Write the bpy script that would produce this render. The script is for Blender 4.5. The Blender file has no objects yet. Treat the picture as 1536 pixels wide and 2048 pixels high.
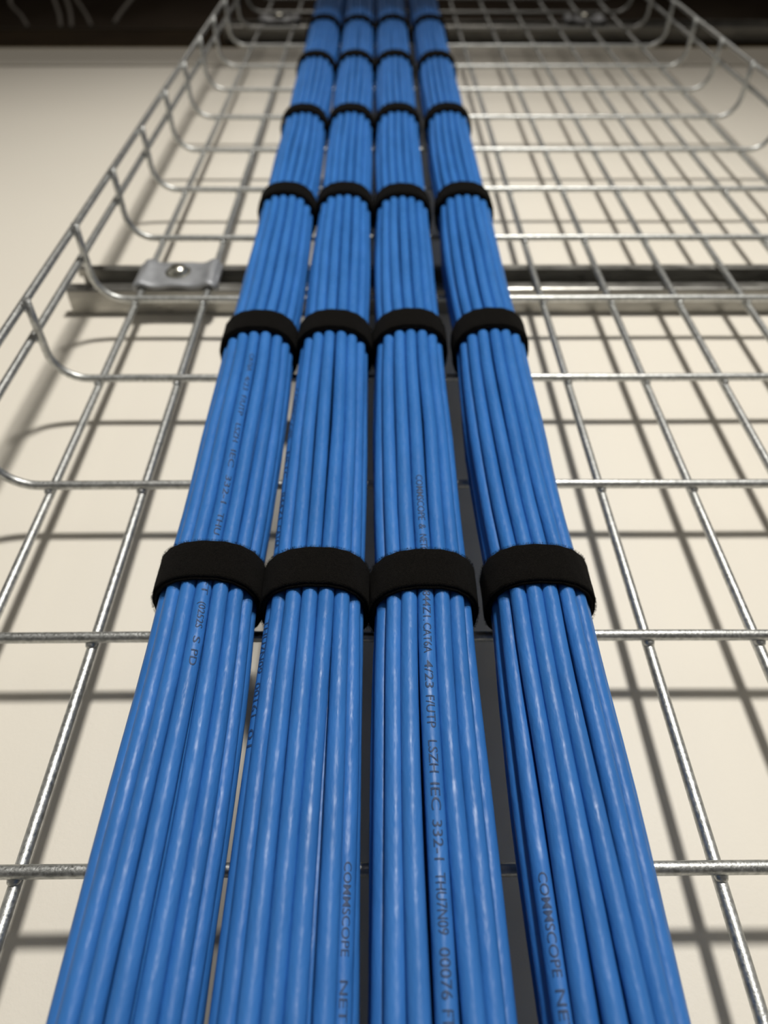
import bpy, bmesh, math, random
from mathutils import Vector, Matrix
C = bpy.context.scene.collection
SC = bpy.context.scene
random.seed(7)
Z0 = 1.4                      # height of the tray's first visible rung above the floor

def W(u, v, w):               # u: right along the wall, v: up, w: out of the wall towards the viewer
    return Vector((u, -w, v + Z0))

# ------------------------------------------------------------------ camera
cam = bpy.data.cameras.new('camera'); co = bpy.data.objects.new('camera', cam); C.objects.link(co)
SC.camera = co
M = [[1.0, 0.0030, -0.0046], [-0.0054, 0.7057, -0.7085], [0.0011, 0.7085, 0.7057]]
cols = [W(*[M[r][c] for r in range(3)]) - W(0, 0, 0) for c in range(3)]
pos = W(-0.0953, -0.0979, 0.2757)
mm = Matrix(((cols[0].x, cols[1].x, cols[2].x), (cols[0].y, cols[1].y, cols[2].y), (cols[0].z, cols[1].z, cols[2].z)))
co.matrix_world = Matrix.Translation(pos) @ mm.to_quaternion().to_matrix().to_4x4()
cam.sensor_fit = 'VERTICAL'; cam.sensor_height = 9.39; cam.sensor_width = 7.04
cam.lens = 9.39 * 1495.9 / 2048
cam.clip_start = 0.005; cam.clip_end = 50
cam.dof.use_dof = True; cam.dof.focus_distance = 0.275; cam.dof.aperture_fstop = 2.1

# ------------------------------------------------------------------ world, light, exposure
SC.view_settings.view_transform = 'Standard'; SC.view_settings.look = 'None'
SC.view_settings.gamma = 1; SC.view_settings.use_curve_mapping = False
SC.view_settings.exposure = 0.0
wd = bpy.data.worlds.new('room_light'); SC.world = wd; wd.use_nodes = True
nt = wd.node_tree; bg = nt.nodes['Background']
tc = nt.nodes.new('ShaderNodeTexCoord'); nz = nt.nodes.new('ShaderNodeTexNoise'); nz.inputs['Scale'].default_value = 2.2
nz.inputs['Detail'].default_value = 1.5
rp = nt.nodes.new('ShaderNodeValToRGB')
rp.color_ramp.elements[0].position = .40; rp.color_ramp.elements[0].color = (.10, .094, .085, 1)
rp.color_ramp.elements[1].position = .62; rp.color_ramp.elements[1].color = (1.0, .95, .87, 1)
nt.links.new(tc.outputs['Generated'], nz.inputs['Vector']); nt.links.new(nz.outputs['Fac'], rp.inputs['Fac'])
sx = nt.nodes.new('ShaderNodeSeparateXYZ'); mr = nt.nodes.new('ShaderNodeMapRange'); mx = nt.nodes.new('ShaderNodeVectorMath'); mx.operation = 'SCALE'
mr.inputs['From Min'].default_value = -.75; mr.inputs['From Max'].default_value = .15; mr.inputs['To Min'].default_value = .22; mr.inputs['To Max'].default_value = 1.15
nt.links.new(tc.outputs['Generated'], sx.inputs[0]); nt.links.new(sx.outputs['Z'], mr.inputs['Value'])
nt.links.new(rp.outputs['Color'], mx.inputs[0]); nt.links.new(mr.outputs[0], mx.inputs['Scale'])
nt.links.new(mx.outputs[0], bg.inputs['Color']); bg.inputs['Strength'].default_value = 0.60

def spot(name, p, target, energy, size, angle, blend, col):
    l = bpy.data.lights.new(name, 'SPOT'); l.energy = energy; l.shadow_soft_size = size
    l.spot_size = math.radians(angle); l.spot_blend = blend; l.color = col
    o = bpy.data.objects.new(name, l); C.objects.link(o); o.location = p
    o.rotation_euler = (target - p).to_track_quat('-Z', 'Y').to_euler()
    return o
spot('ceiling_spotlight', W(.20, .78, 1.6), W(-.12, .03, 0), 118, .105, 89, 1.0, (1.0, .965, .90))

pl = bpy.data.lights.new('plenum_fill_light', 'AREA'); pl.shape = 'SQUARE'; pl.size = 1.3; pl.energy = 10.5; pl.color = (1.0, .93, .84)  # added fill lamp, lifts the dark upper end of tray and wall
po = bpy.data.objects.new('plenum_fill_light', pl); C.objects.link(po); po.location = W(-.2, 2.7, 1.7)
po.rotation_euler = (W(0, 1.25, -.1) - po.location).to_track_quat('-Z', 'Y').to_euler()

# ------------------------------------------------------------------ materials
def mat(name, col, rough=.5, metal=0, spec=.5):
    m = bpy.data.materials.new(name); m.use_nodes = True
    b = m.node_tree.nodes['Principled BSDF']
    b.inputs['Base Color'].default_value = (*col, 1); b.inputs['Roughness'].default_value = rough
    b.inputs['Metallic'].default_value = metal; b.inputs['Specular IOR Level'].default_value = spec
    return m
def bump(m, scale, strength, dist, stretch=(1, 1, 1), detail=2, colvar=None, roughvar=None):
    n = m.node_tree; b = n.nodes['Principled BSDF']
    t = n.nodes.new('ShaderNodeTexCoord'); mp = n.nodes.new('ShaderNodeMapping'); mp.inputs['Scale'].default_value = stretch
    z = n.nodes.new('ShaderNodeTexNoise'); z.inputs['Scale'].default_value = scale; z.inputs['Detail'].default_value = detail
    bp = n.nodes.new('ShaderNodeBump'); bp.inputs['Strength'].default_value = strength; bp.inputs['Distance'].default_value = dist
    n.links.new(t.outputs['Object'], mp.inputs['Vector']); n.links.new(mp.outputs[0], z.inputs['Vector'])
    n.links.new(z.outputs['Fac'], bp.inputs['Height']); n.links.new(bp.outputs[0], b.inputs['Normal'])
    if colvar:
        r = n.nodes.new('ShaderNodeValToRGB')
        r.color_ramp.elements[0].position = .3; r.color_ramp.elements[1].position = .7
        r.color_ramp.elements[0].color = (*colvar[0], 1); r.color_ramp.elements[1].color = (*colvar[1], 1)
        z2 = n.nodes.new('ShaderNodeTexNoise'); z2.inputs['Scale'].default_value = colvar[2]; z2.inputs['Detail'].default_value = 4
        n.links.new(mp.outputs[0], z2.inputs['Vector'])
        n.links.new(z2.outputs['Fac'], r.inputs['Fac']); n.links.new(r.outputs[0], b.inputs['Base Color'])
    if roughvar:
        mr = n.nodes.new('ShaderNodeMapRange'); mr.inputs['To Min'].default_value = roughvar[0]; mr.inputs['To Max'].default_value = roughvar[1]
        mr.inputs['From Min'].default_value = .3; mr.inputs['From Max'].default_value = .7
        n.links.new(z.outputs['Fac'], mr.inputs['Value']); n.links.new(mr.outputs[0], b.inputs['Roughness'])
    return m
M_wall = bump(mat('white_wall_paint', (.80, .755, .66), .55), 600, .12, .0006, colvar=((.795, .745, .655), (.82, .775, .685), 3))
M_band = bump(mat('wall_top_paint', (.80, .755, .66), .6), 500, .1, .0005)
M_gap = mat('joint_shadow_grey', (.10, .09, .075), .9)
M_zinc = bump(mat('galvanised_wire', (.56, .57, .56), .42, 1.0), 900, .35, .0004, (1, 1, 1), 3,
              colvar=((.42, .43, .42), (.66, .67, .66), 350), roughvar=(.33, .55))
M_strut = bump(mat('galvanised_channel', (.36, .35, .33), .42, .85), 250, .25, .0005, (.25, 1, 1), 3,
               colvar=((.25, .245, .23), (.42, .41, .38), 60), roughvar=(.25, .5))
M_plate = bump(mat('cast_zinc_plate', (.34, .35, .37), .55, .55), 500, .3, .0005, colvar=((.30, .31, .33), (.40, .41, .43), 120))
M_bolt = bump(mat('bolt_steel', (.62, .61, .54), .26, 1.0), 500, .1, .0003)
M_hole = mat('channel_hole_dark', (.02, .02, .02), .9)
M_strap = bump(mat('black_hook_and_loop', (.003, .003, .003), .95, 0, .06), 2600, 1.0, .0008, detail=4,
               colvar=((.0008, .0007, .0006), (.011, .0095, .008), 2600))
M_strap.node_tree.nodes['Principled BSDF'].inputs['Sheen Weight'].default_value = .02
M_print = mat('dark_blue_print', (.012, .045, .13), .6)
M_brown = bump(mat('dark_brown_board', (.04, .026, .012), .9, 0, .1), 40, .3, .002, colvar=((.03, .019, .009), (.055, .036, .017), 12))
M_beam = bump(mat('brown_edge', (.06, .05, .036), .9, 0, .1), 40, .3, .002)
M_ceil = mat('ceiling_paint', (.30, .28, .25), .85)
M_void = bump(mat('dusty_brown_back_wall', (.07, .055, .042), .9, 0, .2), 20, .3, .002, colvar=((.085, .064, .045), (.17, .135, .105), 3))
M_thin = mat('grey_thin_cable', (.16, .145, .125), .8)
M_edge = mat('raw_wood_edge', (.42, .33, .17), .7)
def blue(i):
    k = random.uniform(-1, 1)
    base = (.034 + .004 * k, .166 + .010 * k, .49 + .02 * k)
    m = mat('blue_cable_jacket', base, .45, 0, .27)
    return bump(m, 420, .35, .0009, (1, 1, .35), 2,
                colvar=(tuple(c * .92 for c in base), tuple(c * 1.08 + .004 for c in base), 90), roughvar=(.34, .52))
M_blue = [blue(i) for i in range(6)]

# ------------------------------------------------------------------ mesh helpers (coordinates in u, v, w)
def obj(name, bm, m, parent=None, smooth=True, loc=None):
    me = bpy.data.meshes.new(name)
    bmesh.ops.recalc_face_normals(bm, faces=bm.faces)
    bm.to_mesh(me); bm.free()
    if smooth:
        for p in me.polygons: p.use_smooth = len(p.vertices) <= 4
    me.materials.append(m)
    o = bpy.data.objects.new(name, me); C.objects.link(o)
    if parent: o.parent = parent
    return o
def empty(name):
    o = bpy.data.objects.new(name, None); C.objects.link(o); return o
def tag(o, label, cat, group=None):
    o['label'] = label; o['category'] = cat
    if group: o['group'] = group
    return o
def sweep(bm, pts, r, seg=12, cap=True):
    """tube through pts (u, v, w); r a number or a list"""
    P = [W(*p) for p in pts]; n = len(P); rings = []
    ref = None
    for i in range(n):
        t = (P[min(i + 1, n - 1)] - P[max(i - 1, 0)]).normalized()
        if ref is None:
            a = Vector((0, 1, 0)) if abs(t.y) < .8 else Vector((1, 0, 0))
            ref = (a - t * a.dot(t)).normalized()
        else:
            ref = (ref - t * ref.dot(t)).normalized()
        s = t.cross(ref); ri = r[i] if isinstance(r, list) else r
        rings.append([bm.verts.new(P[i] + ref * (ri * math.cos(2 * math.pi * k / seg)) + s * (ri * math.sin(2 * math.pi * k / seg))) for k in range(seg)])
    for i in range(n - 1):
        for k in range(seg):
            bm.faces.new((rings[i][k], rings[i][(k + 1) % seg], rings[i + 1][(k + 1) % seg], rings[i + 1][k]))
    if cap:
        bm.faces.new(rings[0][::-1]); bm.faces.new(rings[-1])
def box(bm, u0, u1, v0, v1, w0, w1):
    vs = [bm.verts.new(W(u, v, w)) for w in (w0, w1) for v in (v0, v1) for u in (u0, u1)]
    for f in ((0, 1, 3, 2), (4, 6, 7, 5), (0, 4, 5, 1), (2, 3, 7, 6), (0, 2, 6, 4), (1, 5, 7, 3)):
        bm.faces.new([vs[i] for i in f])
def struct(name, boxes, m, parent=None):
    bm = bmesh.new()
    for b in boxes: box(bm, *b)
    o = obj(name, bm, m, parent, smooth=False)
    if not parent: o['kind'] = 'structure'
    return o
def ellips(bm, c, rad, nu=14, nv=8, half=False):
    rings = []
    for j in range(nv + 1):
        ph = (math.pi / 2 if half else math.pi) * j / nv
        if j == 0: rings.append([bm.verts.new(W(c[0], c[1], c[2] + rad[2]))]); continue
        if j == nv and not half: rings.append([bm.verts.new(W(c[0], c[1], c[2] - rad[2]))]); continue
        rings.append([bm.verts.new(W(c[0] + rad[0] * math.sin(ph) * math.cos(2 * math.pi * k / nu), c[1] + rad[1] * math.sin(ph) * math.sin(2 * math.pi * k / nu), c[2] + rad[2] * math.cos(ph))) for k in range(nu)])
    for j in range(nv):
        A, B = rings[j], rings[j + 1]
        for k in range(nu):
            if len(A) == 1: bm.faces.new((A[0], B[k], B[(k + 1) % nu]))
            elif len(B) == 1: bm.faces.new((A[k], A[(k + 1) % nu], B[0]))
            else: bm.faces.new((A[k], A[(k + 1) % nu], B[(k + 1) % nu], B[k]))
    if half: bm.faces.new(rings[-1])

# ------------------------------------------------------------------ setting
WP = -.0290                                  # the plane of the wall
struct('wall_back', [(-1.6, 1.8, -1.4, 1.1150, WP - .10, WP)], M_wall)
struct('trim_1', [(-1.6, 1.8, 1.1150, 1.1240, WP - .10, WP - .006)], M_gap)
struct('trim_2', [(-1.6, 1.8, 1.1240, 1.2150, WP - .10, WP)], M_band)
struct('trim_3', [(-1.6, 1.8, 1.2150, 1.2180, WP - .10, WP + .0005)], M_edge)
struct('wall_upper', [(-1.6, 1.8, 1.2180, 1.326, WP - .10, WP - .0004)], M_brown)
struct('trim_4', [(-1.6, 1.8, 1.326, 1.334, WP - .10, WP + .001)], M_beam)
struct('wall_plenum', [(-2.6, 2.8, 1.2, 4.4, -.56, -.50)], M_void)
struct('ceiling_light_block', [(-2.6, 2.8, 1.06, 1.09, .31, 3.0)], M_ceil)  # unseen slab added to keep lamp and world light off the wall top
struct('plenum_blocker_top', [(-2.7, 2.9, 4.4, 4.46, -.56, 3.06)], M_void)  # this and the next three: unseen panels added to shut out world light
struct('plenum_blocker_left', [(-2.7, -2.6, 1.09, 4.4, -.50, 3.0)], M_void)
struct('plenum_blocker_right', [(2.8, 2.9, 1.09, 4.4, -.50, 3.0)], M_void)
struct('plenum_blocker_front', [(-2.7, 2.9, 1.09, 4.4, 3.0, 3.06)], M_void)

# ------------------------------------------------------------------ cable tray of welded wire
RW = .0025
tray = empty('wire_mesh_cable_tray'); tray.location = W(0, -.3, 0)
tag(tray, 'galvanised wire mesh cable tray with upturned sides, standing off the white wall', 'cable tray')
INV = Matrix.Translation(-tray.location)
def under(o):
    o.parent = tray; o.matrix_parent_inverse = INV; return o
HW, HT, RC = .3012, .0555, .021
N0, N1 = -3, 18
for n in range(N0, N1 + 1):
    v = n * .1; bm = bmesh.new()
    pts = []
    js = [random.uniform(-.0012, .0012) for _ in range(2)]
    lean = .0008
    left = [(-HW - lean, HT + js[0]), (-HW - lean * .6, .040), (-HW, RC + .004)]
    for (u, w) in left: pts.append((u, v, w))
    for k in range(9):
        a = math.pi / 2 * k / 8
        pts.append((-HW + RC - RC * math.cos(a), v, RC - RC * math.sin(a)))
    for k in range(1, 24):
        u = (-HW + RC) + (2 * HW - 2 * RC) * k / 24
        pts.append((u, v + .0002 * math.sin(u * 31 + n), 0))
    for k in range(9):
        a = math.pi / 2 * (1 - k / 8)
        pts.append((HW - RC + RC * math.cos(a), v, RC - RC * math.sin(a)))
    for (u, w) in ((HW, RC + .004), (HW + lean * .6, .040), (HW + lean, HT + js[1])): pts.append((u, v, w))
    sweep(bm, pts, RW, 14)
    for i in range(1, 13):                   # weld beads on the lower side of each crossing
        u = (i - 6.5) * .05
        ellips(bm, (u, v - .0018, -.0026), (.0026, .0026, .0022), 10, 6)
    for s in (-1, 1):
        for w in (.030, .0505):
            ellips(bm, (s * (HW + .0026), v - .001, w), (.0020, .0028, .0026), 8, 5)
    under(obj('cross_wire', bm, M_zinc))
VA, VB = N0 * .1 - .05, N1 * .1 + .05
def longwire(u, w, name):
    bm = bmesh.new(); n = 48
    ph = random.uniform(0, 6)
    sweep(bm, [(u + .0002 * math.sin(9 * (VA + (VB - VA) * k / n) + ph), VA + (VB - VA) * k / n, w) for k in range(n + 1)], RW, 14)
    under(obj(name, bm, M_zinc))
for i in range(1, 13): longwire((i - 6.5) * .05, -.0048, 'long_wire')
for s in (-1, 1):
    longwire(s * (HW + .0050), .030, 'side_wire')
    longwire(s * (HW + .0052), .0505, 'rim_wire')

# ------------------------------------------------------------------ strut channels behind the tray
def strut(v0, u0, u1, label):
    st = empty('strut_channel'); st.location = W((u0 + u1) / 2, v0 + .0205, WP)
    tag(st, label, 'strut', 'struts carrying the tray')
    top = -.0076; t = .0024; v1 = v0 + .0413
    prof = [(v0 + .0095, top - .006), (v0 + .0095, top), (v0 + .002, top), (v0 + .0006, top - .0006), (v0, top - .002),
            (v0, WP), (v1, WP), (v1, top - .002), (v1 - .0006, top - .0006), (v1 - .002, top), (v1 - .0095, top), (v1 - .0095, top - .006),
            (v1 - .0095 + t, top - .006), (v1 - .0095 + t, top - t), (v1 - t, top - t), (v1 - t, WP + t), (v0 + t, WP + t), (v0 + t, top - t), (v0 + .0095 - t, top - t), (v0 + .0095 - t, top - .006)]
    bm = bmesh.new()
    A = [bm.verts.new(W(u0, a, b)) for a, b in prof]; B = [bm.verts.new(W(u1, a, b)) for a, b in prof]
    n = len(prof)
    for k in range(n): bm.faces.new((A[k], A[(k + 1) % n], B[(k + 1) % n], B[k]))
    bm.faces.new(A); bm.faces.new(B[::-1])
    o = obj('channel', bm, M_strut, st, smooth=False); o.matrix_parent_inverse = Matrix.Translation(-st.location)
    for k in range(3):
        bm = bmesh.new(); u = .098 + (k - 1) * .30
        sweep(bm, [(u, v0 - .0003, -.0155), (u, v0 + .0004, -.0155)], .0016, 10)
        o = obj('pin_hole', bm, M_hole, st, smooth=False); o.matrix_parent_inverse = Matrix.Translation(-st.location)
    return st
strut(.4284, -.3355, .52, 'galvanised strut channel crossing behind the tray, on the white wall')
strut(1.250, -.3355, .52, 'galvanised strut channel behind the far end of the tray, on dark brown board')

def clamp(uc, vc, label):
    cl = empty('tray_clamp'); cl.location = W(uc, vc, -.002); tag(cl, label, 'clamp', 'clamps bolting the tray to the struts')
    inv = Matrix.Translation(-cl.location)
    bm = bmesh.new(); nu, nv = 28, 14; hu, hv = .0300, .0205; T = .0030
    def height(a, b):
        e = abs(a)
        w = -.0015 + .0022 * math.exp(-((e - .83) / .14) ** 2) - .0016 * math.exp(-((e - .45) / .25) ** 2) * (abs(b) ** 2) * .6 + .0007 * math.sin(9 * a + 5 * b) * .3
        return w + .0022
    def outline(a, b):
        u = hu * a; sag = 1 - .10 * (1 - a * a) * (1 if abs(b) > .2 else 0) * abs(b)
        return uc + u * (1 - .03 * b), vc + hv * b * sag + .0012 * (a ** 2) * (1 if b < 0 else -1) * 0
    g = [[None] * (nv + 1) for _ in range(nu + 1)]; h = [[None] * (nv + 1) for _ in range(nu + 1)]
    for i in range(nu + 1):
        for j in range(nv + 1):
            a = -1 + 2 * i / nu; b = -1 + 2 * j / nv; u, v = outline(a, b); w = height(a, b)
            rnd = .0006 if i in (0, nu) or j in (0, nv) else 0
            g[i][j] = bm.verts.new(W(u, v, w - rnd)); h[i][j] = bm.verts.new(W(u, v, w - T))
    for i in range(nu):
        for j in range(nv):
            bm.faces.new((g[i][j], g[i + 1][j], g[i + 1][j + 1], g[i][j + 1])); bm.faces.new((h[i][j], h[i][j + 1], h[i + 1][j + 1], h[i + 1][j]))
    for i in range(nu):
        bm.faces.new((g[i][0], h[i][0], h[i + 1][0], g[i + 1][0])); bm.faces.new((g[i][nv], g[i + 1][nv], h[i + 1][nv], h[i][nv]))
    for j in range(nv):
        bm.faces.new((g[0][j], g[0][j + 1], h[0][j + 1], h[0][j])); bm.faces.new((g[nu][j], h[nu][j], h[nu][j + 1], g[nu][j + 1]))
    for s in (-1, 1):                       # end tabs that reach down beside the wires
        box(bm, uc + s * hu - .0012, uc + s * hu + .0012, vc - .017, vc + .017, -.0060, -.0004)
    o = obj('clamp_plate', bm, M_plate, cl); o.matrix_parent_inverse = inv
    bm = bmesh.new()
    ellips(bm, (uc, vc, .0012), (.0080, .0080, .0056), 28, 10, True)
    o = obj('bolt_head', bm, M_bolt, cl); o['label'] = 'shiny domed bolt head'; o.matrix_parent_inverse = inv
    bm = bmesh.new()
    sweep(bm, [(uc, vc, .0004), (uc, vc, .0016)], .0096, 28)
    o = obj('flange', bm, M_bolt, cl, smooth=False); o.matrix_parent_inverse = inv
    bm = bmesh.new()
    sweep(bm, [(uc, vc, -.0012), (uc, vc, -.022)], .0038, 14)
    o = obj('bolt_shank', bm, M_bolt, cl); o.matrix_parent_inverse = inv
clamp(-.2500, .4395, 'grey metal clamp plate with domed bolt at the left side of the nearer strut')
clamp(-.2500, 1.2640, 'small blurred grey clamp plate at the far strut, left of the blue cables')
clamp(.2250, 1.2640, 'small blurred grey clamp plate at the far strut, right of the blue cables')

# ------------------------------------------------------------------ cable bundles
RB = .0033
AX, BX, EX = .0174, .0158, 2.55
WC = .0050 + BX + RB
STRAPS = [.1030, .2970, .4900, .6860, .8790, 1.0560]
VLO, VHI = -.34, 1.86
def superell(t, a, b, e=EX):
    s, c = math.sin(t), math.cos(t)
    return a * math.copysign(abs(s) ** (2 / e), s), b * math.copysign(abs(c) ** (2 / e), c)
NT = 720
tab = [superell(2 * math.pi * k / NT, 1, BX / AX) for k in range(NT + 1)]
cum = [0]
for k in range(NT): cum.append(cum[-1] + math.hypot(tab[k + 1][0] - tab[k][0], tab[k + 1][1] - tab[k][1]))
def arc(f):                                  # f in turns from the top, clockwise to the right
    f = f % 1.0; x = f * cum[-1]
    lo, hi = 0, NT
    while hi - lo > 1:
        mid = (lo + hi) // 2
        if cum[mid] <= x: lo = mid
        else: hi = mid
    g = (x - cum[lo]) / max(1e-9, cum[hi] - cum[lo])
    return tab[lo][0] + g * (tab[hi][0] - tab[lo][0]), tab[lo][1] + g * (tab[hi][1] - tab[lo][1])
BU = [-.1672, -.1228, -.0783, -.0298]
PHASE = [.10, -.35, .03, .30]
def strapdist(v):
    d = min(abs(v - s) for s in STRAPS); return min(1, d / .097)
def bun_u(b, v):
    base = BU[b]
    s = sum([(-.0010, 0, .0008, .0012)[b] * math.exp(-((v - q) / .03) ** 2) for q in STRAPS])
    return base + s
def twist(b, v):                             # slow roll of the whole ring, in cable pitches
    return [(-.55 + .95 * (1 - min(1, max(0, v) / .30))) * (1 if v < .35 else 1) * .5 if b == 0 else 0,
            .18 * math.sin(7 * v + 1), .05 * math.sin(9 * v) , .22 * math.sin(5.5 * v + 2.6)][b]
def cable_fn(b, ring, k, seed):
    rng = random.Random(seed)
    A = [(rng.uniform(0, 6.28), rng.uniform(9, 26), rng.uniform(.2, .6)) for _ in range(3)]
    Rr = [(rng.uniform(0, 6.28), rng.uniform(12, 34), rng.uniform(.2, .7)) for _ in range(3)]
    amp = .00050 if (b, k) != (2, 0) else .0002
    n = 16 if ring == 0 else 8
    sc = AX if ring == 0 else AX - 2 * RB * .98
    def f(v):
        g = strapdist(v)
        da = sum(a[2] * math.sin(a[1] * v + a[0]) for a in A); dr = sum(a[2] * math.sin(a[1] * v + a[0]) for a in Rr)
        f_ = (k + (PHASE[b] + twist(b, v)) + da * .10 * (.4 + .6 * g)) / n
        x, y = arc(f_)
        R = sc * (1.0 - .035 * (1 - g) + .018 * g) + dr * amp * (.25 + .75 * g)
        return bun_u(b, v) + x * R, WC + y * R
    return f
names = ['leftmost', 'second', 'third', 'rightmost']
where = ['leftmost bundle', 'left-centre bundle', 'right-centre bundle', 'rightmost bundle']
ordn = ['first', 'second', 'third', 'fourth', 'fifth', 'sixth', 'seventh', 'eighth', 'ninth']
NV = 118
fns = {}; cobj = {}
for b in range(4):
    for ring, cnt in ((0, 16), (1, 8)):
        for k in range(cnt):
            kk = k if k <= cnt // 2 else k - cnt
            fn = cable_fn(b, ring, kk, 1000 * b + 100 * ring + k); fns[b, ring, kk] = fn
            bm = bmesh.new(); pts = []
            for i in range(NV + 1):
                v = VLO + (VHI - VLO) * i / NV; u, w = fn(v); pts.append((u, v, w))
            sweep(bm, pts, RB, 16)
            o = obj('network_cable', bm, random.choice(M_blue)); cobj[b, ring, kk] = o
            grp = 'blue cables of the ' + where[b]
            if ring == 0 and -4 <= kk <= 4:
                txt = 'blue network cable, %s from left across the front of the %s' % (ordn[kk + 4], where[b])
            elif ring == 0:
                txt = 'blue network cable at the back of the %s, against the tray wires' % where[b]
            else:
                txt = 'blue network cable inside the %s, hidden behind its outer cables' % where[b]
            tag(o, txt, 'cable', grp)

# ------------------------------------------------------------------ printed lettering on the cable jackets
def text_mesh(s):
    cu = bpy.data.curves.new('lettering', 'FONT'); cu.body = s; cu.size = 1; cu.resolution_u = 3
    cu.offset = .005
    to = bpy.data.objects.new('lettering', cu); C.objects.link(to)
    dg = bpy.context.evaluated_depsgraph_get(); dg.update()
    me = bpy.data.meshes.new_from_object(to.evaluated_get(dg))
    bpy.data.objects.remove(to); return me
def print_on(b, kk, words, roll, cap=.0031):
    """words: (text, v where it starts, v where it ends), reading downwards"""
    fn = fns[b, 0, kk]; bm = bmesh.new()
    for s, va, vb in words:
        me = text_mesh(s); t = bmesh.new(); t.from_mesh(me); bpy.data.meshes.remove(me)
        bmesh.ops.triangulate(t, faces=t.faces)
        bmesh.ops.subdivide_edges(t, edges=[e for e in t.edges if e.calc_length() > .22], cuts=2)
        xs = [q.co.x for q in t.verts]; x0, x1 = min(xs), max(xs)
        mp = {}
        for q in t.verts:
            v = va + (vb - va) * (q.co.x - x0) / max(1e-6, x1 - x0)
            u, w = fn(v); a = roll + (q.co.y / .70 - .5) * cap / RB
            mp[q] = bm.verts.new(W(u + (RB + .00010) * math.sin(a), v, w + (RB + .00010) * math.cos(a)))
        for f_ in t.faces:
            try: bm.faces.new([mp[q] for q in f_.verts])
            except ValueError: pass
        t.free()
    me = bpy.data.meshes.new('printed_lettering'); bm.to_mesh(me); bm.free(); me.materials.append(M_print)
    o = bpy.data.objects.new('printed_lettering', me); C.objects.link(o); o.parent = cobj[b, 0, kk]
    o['label'] = 'dark lettering printed along the cable'
print_on(2, 0, [('COMMSCOPE', .1599, .1310), ('&', .1285, .1255), ('NETC', .1225, .1125)], .06)
print_on(2, 0, [('844Z1', .0915, .0785), ('.', .0772, .0768),
                ('CAT6A', .0755, .0618), ('4/23', .0585, .0469), ('F/UTP', .0438, .0312), ('LSZH', .0265, .0150), ('IEC', .0116, .0026),
                ('332-1', -.0005, -.0126), ('THU7N09', -.0162, -.0329), ('00076', -.0361, -.0486), ('FT', -.0508, -.0550)], .06)
print_on(0, 0, [('CAT6A', .262, .245), ('4/23', .240, .227), ('F/UTP', .222, .205), ('LSZH', .198, .184), ('IEC', .178, .166),
                ('332-1', .160, .142), ('THU', .136, .123)], .42, .0027)
print_on(0, 0, [('FT', .098, .0905), ('(0252S', .0865, .0740), ('S', .0700, .0670), ('PD', .0640, .0570)], .42, .0027)
print_on(1, -3, [('COMMSCOPE', .245, .200), ('NETC', .190, .170), ('844Z1', .160, .142), ('CAT6A', .138, .124)], -.62, .0024)
print_on(1, -3, [('THU7N09', .0850, .0600), ('00161', .0560, .0420), ('01', .0370, .0300)], -.62, .0024)
print_on(1, 3, [('COMMSCOPE', -.0100, -.0360), ('NET', -.0420, -.0520)], .25, .0024)
print_on(3, -3, [('COMMSCOPE', -.0140, -.0420), ('NET', -.0450, -.0560)], -.15, .0027)

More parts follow.
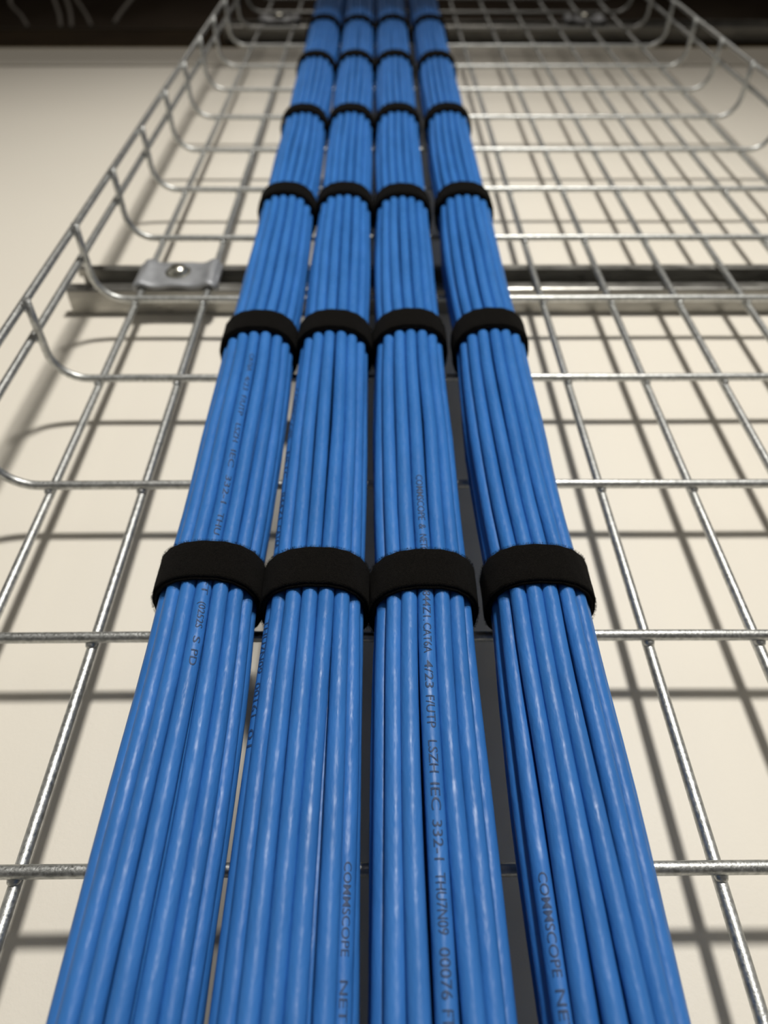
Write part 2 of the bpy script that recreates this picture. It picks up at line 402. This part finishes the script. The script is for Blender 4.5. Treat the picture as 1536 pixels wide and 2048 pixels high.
# ------------------------------------------------------------------ black hook-and-loop straps
def strap(b, r):
    rng = random.Random(50 * b + r); vc = STRAPS[r] + rng.uniform(-.0018, .0018)
    if b == 0 and r == 0: vc += .0025
    uc = bun_u(b, vc); HWD = .0098; T = .00125
    bm = bmesh.new(); NS = 208; turns = 2.06; start = rng.uniform(.40, .46)
    skew = rng.uniform(-.0012, .0012)
    A0, B0 = AX * .985 + RB + .0002, BX * .975 + RB + .0002
    prof = [(-1, .12), (-1, .55), (-.97, .86), (-.9, 1), (-.45, 1.02), (0, 1), (.45, 1.02), (.9, 1), (.97, .86), (1, .55), (1, .12), (.9, 0), (0, 0), (-.9, 0)]
    rings = []
    for i in range(NS + 1):
        f = i / NS * turns; th = 2 * math.pi * (start + f)
        lift = T * .95 * max(0, min(1, (f - .94) / .10)) if f > .94 else 0
        if f < .10: base = 0
        x1, y1 = superell(th, 1, 1, 2.35)
        ring = []
        dv = skew * math.sin(th) + (0.0007 if f > .97 else 0)
        for (a, c) in prof:
            off = lift + T * c + .00012 * math.sin(19 * th + a * 3)
            ring.append(bm.verts.new(W(uc + x1 * (A0 + off), vc + dv + a * HWD * (.985 if f > .97 else 1), WC + y1 * (B0 + off))))
        rings.append(ring)
    m = len(prof)
    for i in range(NS):
        for k in range(m): bm.faces.new((rings[i][k], rings[i][(k + 1) % m], rings[i + 1][(k + 1) % m], rings[i + 1][k]))
    bm.faces.new(rings[0]); bm.faces.new(rings[-1][::-1])
    for _ in range(2600 if r == 0 else (900 if r == 1 else 0)):        # stray fuzz along both edges and the face
        th = rng.uniform(-2.0, 2.0); e = rng.choice((-1, 1)) if rng.random() < .75 else rng.uniform(-1, 1)
        x1, y1 = superell(th, 1, 1, 2.35); q = T * (1.0 + (.9 if rng.random() < .5 else 0)) * rng.uniform(.5, 1)
        q = T * rng.uniform(1.6, 1.95)
        p = W(uc + x1 * (A0 + q), vc + skew * math.sin(th) + e * HWD * .99 + .0006, WC + y1 * (B0 + q))
        d = Vector((x1 * .7 + rng.uniform(-.6, .6), -y1 * .7 + rng.uniform(-.6, .6), e * .8 + rng.uniform(-.4, .4))).normalized()
        s = d.cross(Vector((rng.uniform(-1, 1), rng.uniform(-1, 1), rng.uniform(-1, 1)))).normalized() * .00006
        L = rng.uniform(.0004, .0012)
        bm.faces.new((bm.verts.new(p - s), bm.verts.new(p + s), bm.verts.new(p + d * L)))
    o = obj('hook_and_loop_strap', bm, M_strap)
    rows = ['nearest row', 'second row from the viewer', 'third row from the viewer', 'fourth row from the viewer', 'fifth row from the viewer', 'farthest row, at the top edge of the photo']
    tag(o, 'black fabric strap round the %s, %s' % (where[b], rows[r]), 'strap', 'black straps round the cable bundles')
for r in range(len(STRAPS)):
    for b in range(4): strap(b, r)

# ------------------------------------------------------------------ thin cables lying on the ledge behind the wall top
thin = [
    ([(-0.882, 1.8556, -0.059), (-0.8205, 1.6541, -0.053), (-0.7488, 1.5117, -0.047), (-0.6954, 1.3948, -0.041)], 'thin pale cable bent over the dark ledge, leftmost'),
    ([(-0.8065, 1.8557, -0.059), (-0.7411, 1.6764, -0.053), (-0.6819, 1.5195, -0.047), (-0.6399, 1.3948, -0.041)], 'thin faint cable standing on the dark ledge, second from the left'),
    ([(-0.775, 1.8298, -0.059), (-0.71, 1.6585, -0.053), (-0.6609, 1.5195, -0.047), (-0.6212, 1.3948, -0.041)], 'thin faint cable standing on the dark ledge, third from the left'),
    ([(-0.7603, 1.8453, -0.059), (-0.6965, 1.6764, -0.053), (-0.6326, 1.5195, -0.047), (-0.5889, 1.4017, -0.041)], 'thin pale cable standing on the dark ledge, fourth from the left'),
    ([(-0.6055, 1.8351, -0.059), (-0.5883, 1.6765, -0.053), (-0.5722, 1.5273, -0.047), (-0.5556, 1.4229, -0.041)], 'thin pale cable leaning right on the dark ledge, nearest the tray'),
]
for i, (pp, lab) in enumerate(thin):
    P = pp
    bm = bmesh.new(); pts = []
    for k in range(len(P) - 1):
        p0, p1, p2, p3 = P[max(k - 1, 0)], P[k], P[k + 1], P[min(k + 2, len(P) - 1)]
        for j in range(8):
            t = j / 8
            pts.append(tuple(.5 * ((2 * p1[c]) + (-p0[c] + p2[c]) * t + (2 * p0[c] - 5 * p1[c] + 4 * p2[c] - p3[c]) * t * t + (-p0[c] + 3 * p1[c] - 3 * p2[c] + p3[c]) * t ** 3) for c in range(3)))
    pts.append(P[-1]); sweep(bm, pts, .0035, 8)
    tag(obj('thin_cable', bm, M_thin), lab, 'cable', 'thin cables above the wall')
